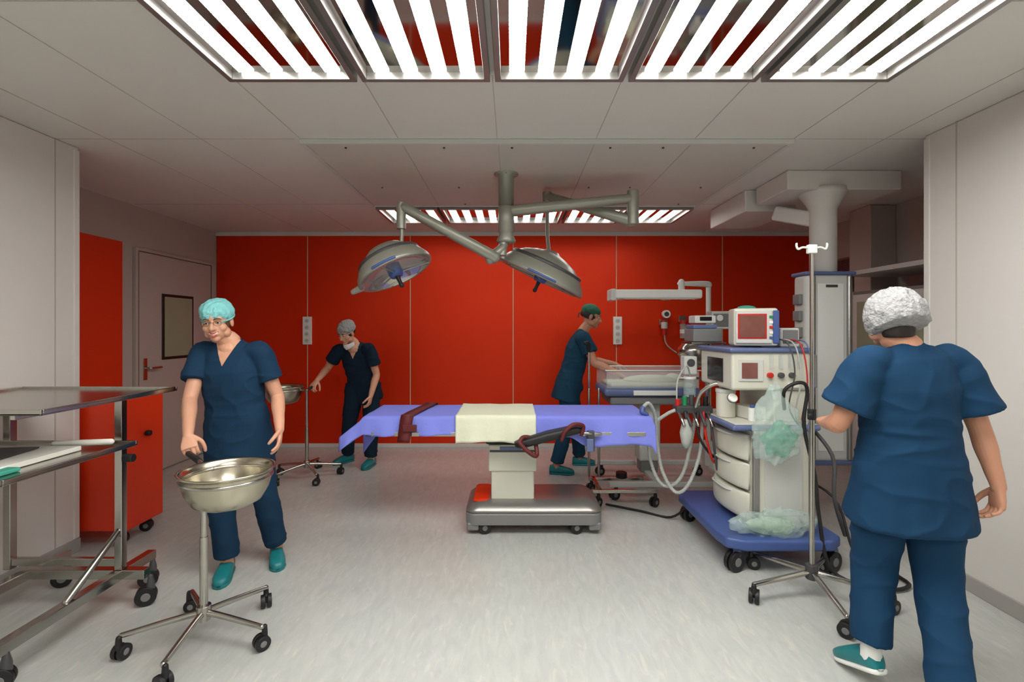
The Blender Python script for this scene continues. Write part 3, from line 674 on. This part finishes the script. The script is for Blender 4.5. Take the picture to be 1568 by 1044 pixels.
def handparts(w,d,n,s,curl,thumb=.5,sc=1.0,spread=1.0):
    w=V(w);d=V(d).normalized();n=V(n); n=(n-d*n.dot(d)).normalized(); s=V(s); s=(s-d*s.dot(d)-n*s.dot(n)).normalized()
    P=[]
    P.append(loftg([(w-d*.01*sc,s*.024*sc,n*.017*sc),(w+d*.02*sc,s*.029*sc,n*.018*sc),(w+d*.055*sc,s*.038*sc,n*.016*sc),(w+d*.082*sc,s*.040*sc,n*.013*sc),(w+d*.092*sc,s*.036*sc,n*.009*sc)],20,.8))
    fl=[.068,.077,.071,.055]; so=[.030,.0105,-.0095,-.029]; fr=[.0088,.0090,.0086,.0076]
    for i in range(4):
        b=w+d*(.080-.004*abs(i-1))*sc+s*so[i]*sc
        a=0; p=b; pts=[b-d*.01*sc]; pts.append(b)
        lat=s*(so[i]*1.2*spread)
        cu=curl[i] if hasattr(curl,'__len__') else curl
        for f,k in((.46,.8),(.30,1.1),(.24,.8)):
            a+=cu*k; q=(d*math.cos(a)+n*math.sin(a)+lat*(1 if a<1.2 else 0)).normalized(); p=p+q*fl[i]*f*sc; pts.append(p)
        r=fr[i]*sc
        P.append(tubeg(pts,[r,r*1.05,r,r*.95,r*.82],12,3))
    b=w+d*.022*sc+s*.022*sc
    q1=(d*.62+s*.68+n*.35).normalized(); q2=(d*.8+s*.30+n*(.3+thumb*.6)).normalized(); q3=(d*.8-s*.10+n*(.3+thumb)).normalized()
    p1=b+q1*.042*sc; p2=p1+q2*.034*sc; p3=p2+q3*.026*sc
    P.append(tubeg([b,p1,p2,p3],[.014*sc,.012*sc,.0105*sc,.0085*sc],12,4))
    return P
def head(g,c,f,u,neck,skin,hair,cap,kind,glasses=False,smile=False,sc=1.0,mask=False):
    f=V(f).normalized(); u=V(u); u=(u-f*u.dot(f)).normalized()
    l=f.cross(u)*-1
    R=Matrix((l,f,u)).transposed(); c=V(c)
    def T(x,y,z): return c+R@(V((x,y,z))*sc)
    def E(x,y,z,a,b,d,Rr=None): return ellg(T(x,y,z),(a*sc,b*sc,d*sc),R@(Rr or Matrix.Identity(3)))
    P=[E(0,-.012,.03,.076,.097,.088),E(0,.022,-.04,.060,.068,.072),E(0,.058,-.096,.028,.026,.022),
       E(.038,.052,-.035,.026,.028,.026),E(-.038,.052,-.035,.026,.028,.026),E(0,.066,.018,.05,.02,.016),
       tubeg([T(0,.080,.008),T(0,.094,-.015),T(0,.104,-.034)],[.009*sc,.0095*sc,.0135*sc],12,4),
       E(.012,.092,-.038,.009,.011,.008),E(-.012,.092,-.038,.009,.011,.008),
       E(0,.078,-.068,.028,.016,.016),
       E(.077,-.008,-.012,.009,.019,.031,rot(-10,0,8)),E(-.077,-.008,-.012,.009,.019,.031,rot(-10,0,-8)),
       E(.05,.01,-.07,.02,.04,.028),E(-.05,.01,-.07,.02,.04,.028),
       tubeg([T(0,-.02,-.04),T(0,-.022,-.09),V(neck),V(neck)-Z*.05],[.055*sc,.052*sc,.057*sc,.075*sc],20,4)]
    g.take(remesh('head',P,.0032,5,skin,g.loc))
    for s in(-1,1):
        g.ell('eyeball',T(s*.031,.0735,-.001),(.0125*sc,.0115*sc,.0095*sc),eyew,R)
        g.ell('iris',T(s*.031,.0825,-.002),(.0055*sc,.004*sc,.0055*sc),iris,R)
        g.tube('eyelid',[T(s*.019,.079,.0),T(s*.031,.0875,.0075),T(s*.044,.077,.001)],.0026*sc,skin,8)
        g.tube('lash_line',[T(s*.019,.082,-.001),T(s*.031,.0885,.0045),T(s*.044,.079,-.001)],.0012*sc,browm,6)
        g.tube('eyebrow',[T(s*.014,.0885,.018),T(s*.031,.088,.024),T(s*.049,.073,.018)],[.0028*sc,.003*sc,.0015*sc],browm,8)
    k=.010 if smile else .001
    w_=.027 if smile else .021
    g.tube('upper_lip',[T(-w_,.078,-.064+k),T(-.008,.093,-.063),T(0,.0945,-.0645),T(.008,.093,-.063),T(w_,.078,-.064+k)],[.002*sc,.0042*sc,.0038*sc,.0042*sc,.002*sc],lipm,8)
    dz=-.008 if smile else 0
    g.tube('lower_lip',[T(-w_,.078,-.064+k),T(-.010,.091,-.071+dz),T(0,.093,-.072+dz),T(.010,.091,-.071+dz),T(w_,.078,-.064+k)],[.002*sc,.005*sc,.0055*sc,.005*sc,.002*sc],lipm,8)
    if smile: g.tube('teeth',[T(-.019,.084,-.063+.002),T(0,.0915,-.0695),T(.019,.084,-.063+.002)],.005*sc,toothm,8)
    if glasses:
        for s in(-1,1):
            pts=[T(s*.033+.021*math.cos(a),.097-abs(math.cos(a))*.003,-.004+.015*math.sin(a)) for a in [2*math.pi*i/24 for i in range(25)]]
            g.tube('glasses_rim',pts,.0013*sc,specm,6,1)
            g.tube('glasses_temple',[T(s*.054,.093,0),T(s*.074,.05,.002),T(s*.083,-.005,.002)],.0014*sc,specm,6)
        g.tube('glasses_bridge',[T(-.012,.097,0),T(0,.1,.003),T(.012,.097,0)],.0014*sc,specm,6)
    def shell(part,cc,rr,mat,amp,tilt,sc2=18,fr=0):
        vs,fs=ellg((0,0,0),rr,seg=80,rings=56); Rt=R@rot(tilt,0,0); o=[]
        for v in vs:
            n=noise.noise(V((v.x*sc2*2,v.y*sc2*2,v.z*sc2*.8)))
            rid=abs(noise.noise(V((v.x*sc2*3+5,v.y*sc2*3,v.z*sc2*1.2))))
            q=v*(1+amp*n-amp*.8*rid)
            if q.z<-rr[2]*.45: q.z=-rr[2]*.45+(q.z+rr[2]*.45)*.15
            o.append(T(*cc)+Rt@(q*sc))
        g.add(part,(o,fs),mat,smooth=True)
    shell('hair',(0,-.026,.012),(.081,.093,.095),hair,.03,-12,30)
    if kind=='bouffant': 
        shell('surgical_cap',(0,-.022,.052),(.092,.112,.082),cap,.10,-14)
        pts=[T(*(rot(-14,0,0)@V((.0905*math.cos(a)*.93,.112*math.sin(a)*.93,-.036))+V((0,-.022,.052)))) for a in [2*math.pi*i/40 for i in range(41)]]
        g.tube('cap_band',pts,.005*sc,cap,8,1)
    elif kind=='big':
        shell('hair_nape',(0,-.05,-.06),(.062,.05,.055),hair,.04,0,30)
        shell('surgical_cap',(0,-.035,.005),(.110,.120,.125),cap,.09,-25,22)
    else: 
        shell('surgical_cap',(0,-.018,.048),(.082,.103,.078),cap,.03,-8)
        g.tube('cap_tie',[T(.01,-.115,.02),T(.015,-.135,.0),T(.02,-.13,-.04)],.006*sc,cap)
    if mask:
        g.add('face_mask_lowered',loftg([(T(-.06,.0,-.135),R@V((.0,.01,0)),R@V((0,0,.02))),(T(-.04,.055,-.14),R@V((0,.012,0)),R@V((0,0,.028))),(T(0,.075,-.145),R@V((0,.014,0)),R@V((0,0,.032))),(T(.04,.055,-.14),R@V((0,.012,0)),R@V((0,0,.028))),(T(.06,0,-.135),R@V((0,.01,0)),R@V((0,0,.02)))],16),white,smooth=True)
def shoeg(ank,toe,mat,sole,g,pitch=0,sc=1.0):
    a=V(ank); d=V(toe)-V((a.x,a.y,0)); d.z=0; d.normalize(); s=d.cross(Z); pr=math.radians(pitch)
    D=d*math.cos(pr)-Z*math.sin(pr); U=Z*math.cos(pr)+d*math.sin(pr)
    o=V((a.x,a.y,0)); tip=.17*sc; o=o+d*tip*(1-math.cos(pr))+Z*(.17*sc*math.sin(pr))
    def secs(lst,z0,zs): return [(o+D*x*sc+U*(z0+h*zs/2),s*w*sc,U*h*zs/2) for x,w,h in lst]
    L=[(-.075,.018,.045),(-.068,.032,.075),(-.03,.038,.088),(.03,.040,.080),(.08,.046,.066),(.13,.046,.052),(.165,.034,.040),(.182,.015,.025)]
    g.add('shoe',loftg(secs(L,.012,1),24,.75),mat,smooth=True)
    g.add('shoe_sole',loftg(secs([(x,w*1.05,.022) for x,w,h in L],.0,1),24,.6),sole,smooth=True)
def human(name,J,hf,hu,skin,hair,col,cap,kind,girth=1.,hem=.21,hands=None,legr=1.,shoes=None,armr=1.,hsc=1.,face={},sleeve=.62,vneck=True,pitch=(0,0),hemw=1.,socks=None,sw=1.):
    J={k:V(v) for k,v in J.items()}
    g=G(name,(J['pelvis'].x,J['pelvis'].y,0)); loc=g.loc
    P_,C,N=J['pelvis'],J['chest'],J['neck']
    ls=(J['shL']-J['shR']).normalized(); lh=(J['hipL']-J['hipR']).normalized()
    up1=(C-P_).normalized(); up2=(N-C).normalized()
    def sec(c,lat,up,w,d,off=0):
        lat=(lat-up*lat.dot(up)).normalized(); F=lat.cross(up); return (c+F*off,lat*w,F*d)
    lm=(ls+lh).normalized(); shw=(J['shL']-J['shR']).length/2
    mat=scrub(name+'_scrubs',col,skin)
    k=girth
    T=[sec(P_-up1*hem,lh,up1,.195*k*hemw,.145*k*hemw),sec(P_-up1*(hem-.015),lh,up1,.20*k*hemw,.15*k*hemw),sec(P_-up1*.08,lh,up1,.19*k,.142*k),sec(P_,lh,up1,.178*k,.132*k),
       sec(P_+(C-P_)*.35,lm,up1,.158*k,.118*k,.005),sec(P_+(C-P_)*.7,lm,up1,.165*k,.122*k,.012),sec(C,ls,up1,.168*k,.122*k,.012),
       sec(C+(N-C)*.4,ls,up2,shw*.98,.098*k,.0),sec(C+(N-C)*.68,ls,up2,shw*.92,.078*k,-.005),sec(C+(N-C)*.88,ls,up2,shw*.62,.062,-.005),sec(N,ls,up2,.066,.055,0),sec(N+up2*.012,ls,up2,.058,.05,0)]
    parts=[loftg(T,36,.92)]
    for s in 'LR':
        sh,el,wr=J['sh'+s],J['el'+s],J['wr'+s]; m=(C+(N-C)*.55)
        inn=sh+(m-sh)*.35
        e=sh+(el-sh)*sleeve; d=(el-sh).normalized()
        parts.append(tubeg([inn,sh+(m-sh)*.05,sh+(e-sh)*.35,e-d*.005],[.062*armr,.070*armr,.071*armr*sw,.074*armr*sw*sw],24,5,roundcap=False))
        hp,kn,an=J['hip'+s],J['knee'+s],J['ank'+s]
        pe=an+(kn-an).normalized()*.02
        parts.append(tubeg([hp+Z*.06,hp,hp+(kn-hp)*.5,kn,kn+(an-kn)*.5,pe],[.098*legr,.104*legr,.09*legr,.074*legr,.070*legr,.066*legr],24,5,roundcap=False))
    parts.append(ellg(P_-Z*.06,(.15*k,.12*k,.11)))
    zh=P_.z-hem; dw=P_+(C-P_)*.3
    def disp(p):
        # long soft vertical folds, a few diagonal drag lines at the waist, soft bunching at the ankle
        r=.007*noise.noise(V((p.x*8,p.y*8,p.z*2.2)))
        b=1-abs(noise.noise(V((p.x*5+p.z*4+3,p.y*6,p.z*8-p.x*3))))*2.4
        r+=.006*max(0,b)**2
        hz=math.exp(-((p.z-dw.z)/.10)**2)
        f2=1-abs(noise.noise(V((p.x*3.5+7,p.y*4,p.z*17))))*2.2
        r+=.006*hz*max(0,f2)
        if p.z<.26:
            e=1-abs(noise.noise(V((p.x*4,p.y*4,p.z*24))))*2; r+=.005*e*(1-p.z/.26)
        elif zh<p.z<zh+.28:
            r+=.010*noise.noise(V((p.x*13,p.y*13,2)))*(1-(p.z-zh)/.28)
        return r
    F=ls.cross(up2)
    def mask(p):
        if not vneck: return -1
        r=p-N
        if r.dot(F)<.0 : return -1
        return min(.062,(r.dot(up2)+.135)*.48)-abs(r.dot(ls))
    g.take(remesh('scrubs',parts,.0065,5,mat,loc,disp,mask))
    for i,s in enumerate('LR'):
        sh,el,wr=J['sh'+s],J['el'+s],J['wr'+s]
        hd,hn,hs,cu,th=hands[s]
        A=[tubeg([sh+(el-sh)*.3,sh+(el-sh)*.7,el,el+(wr-el)*.3,el+(wr-el)*.7,wr,wr+V(hd).normalized()*.012],[.044*armr,.041*armr,.038*armr,.039*armr,.031*armr,.0255*armr,.024],20,5)]
        A+=handparts(wr,hd,hn,hs,cu,th,hsc)
        g.take(remesh('arm_and_hand',A,.0028,3,skin,loc))
        an=J['ank'+s]; kn=J['knee'+s]
        g.tube('ankle',[kn+(an-kn)*.7,an,an-Z*.035],[.042,.038,.04],(socks or skin))
        sm,so=shoes; shoeg(an,J['toe'+s],sm,so,g,pitch[i])
    head(g,J['head'],hf,hu,N,skin,hair,cap,kind,**face)
    return g
J1=dict(pelvis=(-1.69,2.98,.93),chest=(-1.705,2.95,1.25),neck=(-1.705,2.93,1.425),head=(-1.745,2.86,1.545),
 shL=(-1.535,2.95,1.355),shR=(-1.875,2.93,1.355),elL=(-1.455,3.0,1.08),wrL=(-1.365,2.84,.915),elR=(-1.865,2.80,1.09),wrR=(-1.735,2.59,.93),
 hipL=(-1.60,2.99,.86),hipR=(-1.78,2.98,.86),kneeL=(-1.55,3.03,.48),kneeR=(-1.76,2.92,.48),ankL=(-1.53,3.14,.10),ankR=(-1.74,2.95,.10),toeL=(-1.43,2.96,0),toeR=(-1.68,2.76,0))
human('nurse',J1,(.22,-.93,-.14),(-.08,0,1),skin1,hairm,(22,52,78),capcy,'bouffant',girth=1.03,
 hands=dict(L=((.15,-.35,-.9),(-.6,-.3,-.1),(.3,-.9,.3),.35,.4),R=((.45,-.55,-.62),(.35,-.2,-.9),(.75,.5,.1),.85,.9)),shoes=(teal,teal),face=dict(glasses=True,smile=True,sc=.98),hem=.23)
J2=dict(pelvis=(-1.65,5.36,.90),chest=(-1.69,5.27,1.18),neck=(-1.70,5.21,1.34),head=(-1.755,5.12,1.455),
 shL=(-1.535,5.21,1.27),shR=(-1.865,5.20,1.27),elL=(-1.475,5.26,1.0),wrL=(-1.50,5.14,.79),elR=(-2.01,5.27,1.07),wrR=(-2.03,5.04,.96),
 hipL=(-1.56,5.36,.84),hipR=(-1.74,5.36,.84),kneeL=(-1.54,5.29,.47),kneeR=(-1.79,5.33,.47),ankL=(-1.54,5.28,.09),ankR=(-1.85,5.44,.09),toeL=(-1.58,5.05,0),toeR=(-1.97,5.28,0))
human('nurse',J2,(-.35,-.82,-.42),(0,0,1),skin1,hairk,(18,36,52),capwh,'bouffant',girth=.92,
 hands=dict(L=((-.1,-.3,-.95),(-.7,0,0),(-.2,-.9,.2),.45,.4),R=((-.25,-.75,-.6),(0,-.1,-1),(.8,-.3,0),.7,.8)),shoes=(teal,teal),face=dict(sc=.95,mask=True),hem=.20)
J3=dict(pelvis=(.60,5.08,.95),chest=(.675,5.08,1.28),neck=(.745,5.08,1.47),head=(.835,5.07,1.63),
 shL=(.735,5.25,1.40),shR=(.725,4.91,1.40),elL=(.86,5.26,1.16),wrL=(1.10,5.16,1.12),elR=(.83,4.86,1.155),wrR=(1.045,4.80,1.06),
 hipL=(.60,5.17,.88),hipR=(.59,4.99,.88),kneeL=(.70,5.22,.48),kneeR=(.56,4.99,.48),ankL=(.74,5.33,.10),ankR=(.46,5.0,.10),toeL=(1.0,5.33,0),toeR=(.70,4.96,0))
human('surgeon',J3,(.96,-.12,-.22),(0,0,1),skin2,hairk,(24,62,84),capgr,'tight',girth=1.0,
 hands=dict(L=((.9,-.2,-.3),(0,0,-1),(0,-1,0),.35,.4),R=((.85,-.1,-.5),(-.3,0,-1),(.1,1,0),.35,.5)),shoes=(teal,teal),face=dict(sc=1.0),hem=.20,hsc=1.08,armr=1.08)
J4=dict(pelvis=(1.66,2.02,.97),chest=(1.65,2.0,1.26),neck=(1.63,2.0,1.43),head=(1.60,2.05,1.545),
 shL=(1.475,2.0,1.36),shR=(1.825,2.0,1.36),elL=(1.385,2.05,1.10),wrL=(1.46,2.25,1.06),elR=(1.915,1.98,1.09),wrR=(1.94,1.93,.875),
 hipL=(1.56,2.03,.88),hipR=(1.74,2.02,.88),kneeL=(1.555,2.08,.48),kneeR=(1.745,1.98,.47),ankL=(1.50,2.02,.17),ankR=(1.635,1.79,.10),toeL=(1.49,2.2,0),toeR=(1.635,2.05,0))
human('nurse',J4,(.05,.97,-.05),(0,0,1),skin2,hairk,(20,56,86),capwh,'big',girth=1.08,
 hands=dict(L=((.5,.8,.1),(.3,0,-.9),(.2,.3,.9),.5,.4),R=((-.1,-.05,-1),(-1,.2,0),(.0,1,.1),.45,.3)),shoes=(teal,white),face=dict(sc=.98),hem=.28,hemw=1.12,legr=1.08,armr=1.0,sleeve=.75,sw=1.16,vneck=False,pitch=(22,0),socks=white)
# ------------------------------------------------------------------ world / camera
w=bpy.data.worlds.new('world'); scene.world=w; w.use_nodes=True; w.node_tree.nodes['Background'].inputs[0].default_value=(.8,.8,.8,1); w.node_tree.nodes['Background'].inputs[1].default_value=.2
cam=bpy.data.cameras.new('camera'); co=bpy.data.objects.new('camera',cam); link(co); scene.camera=co
co.location=(0,0,1.5); co.rotation_euler=(math.radians(90),0,0); cam.lens=17; cam.sensor_width=36; cam.shift_y=-.0121; cam.clip_start=.05
scene.view_settings.view_transform='Standard'
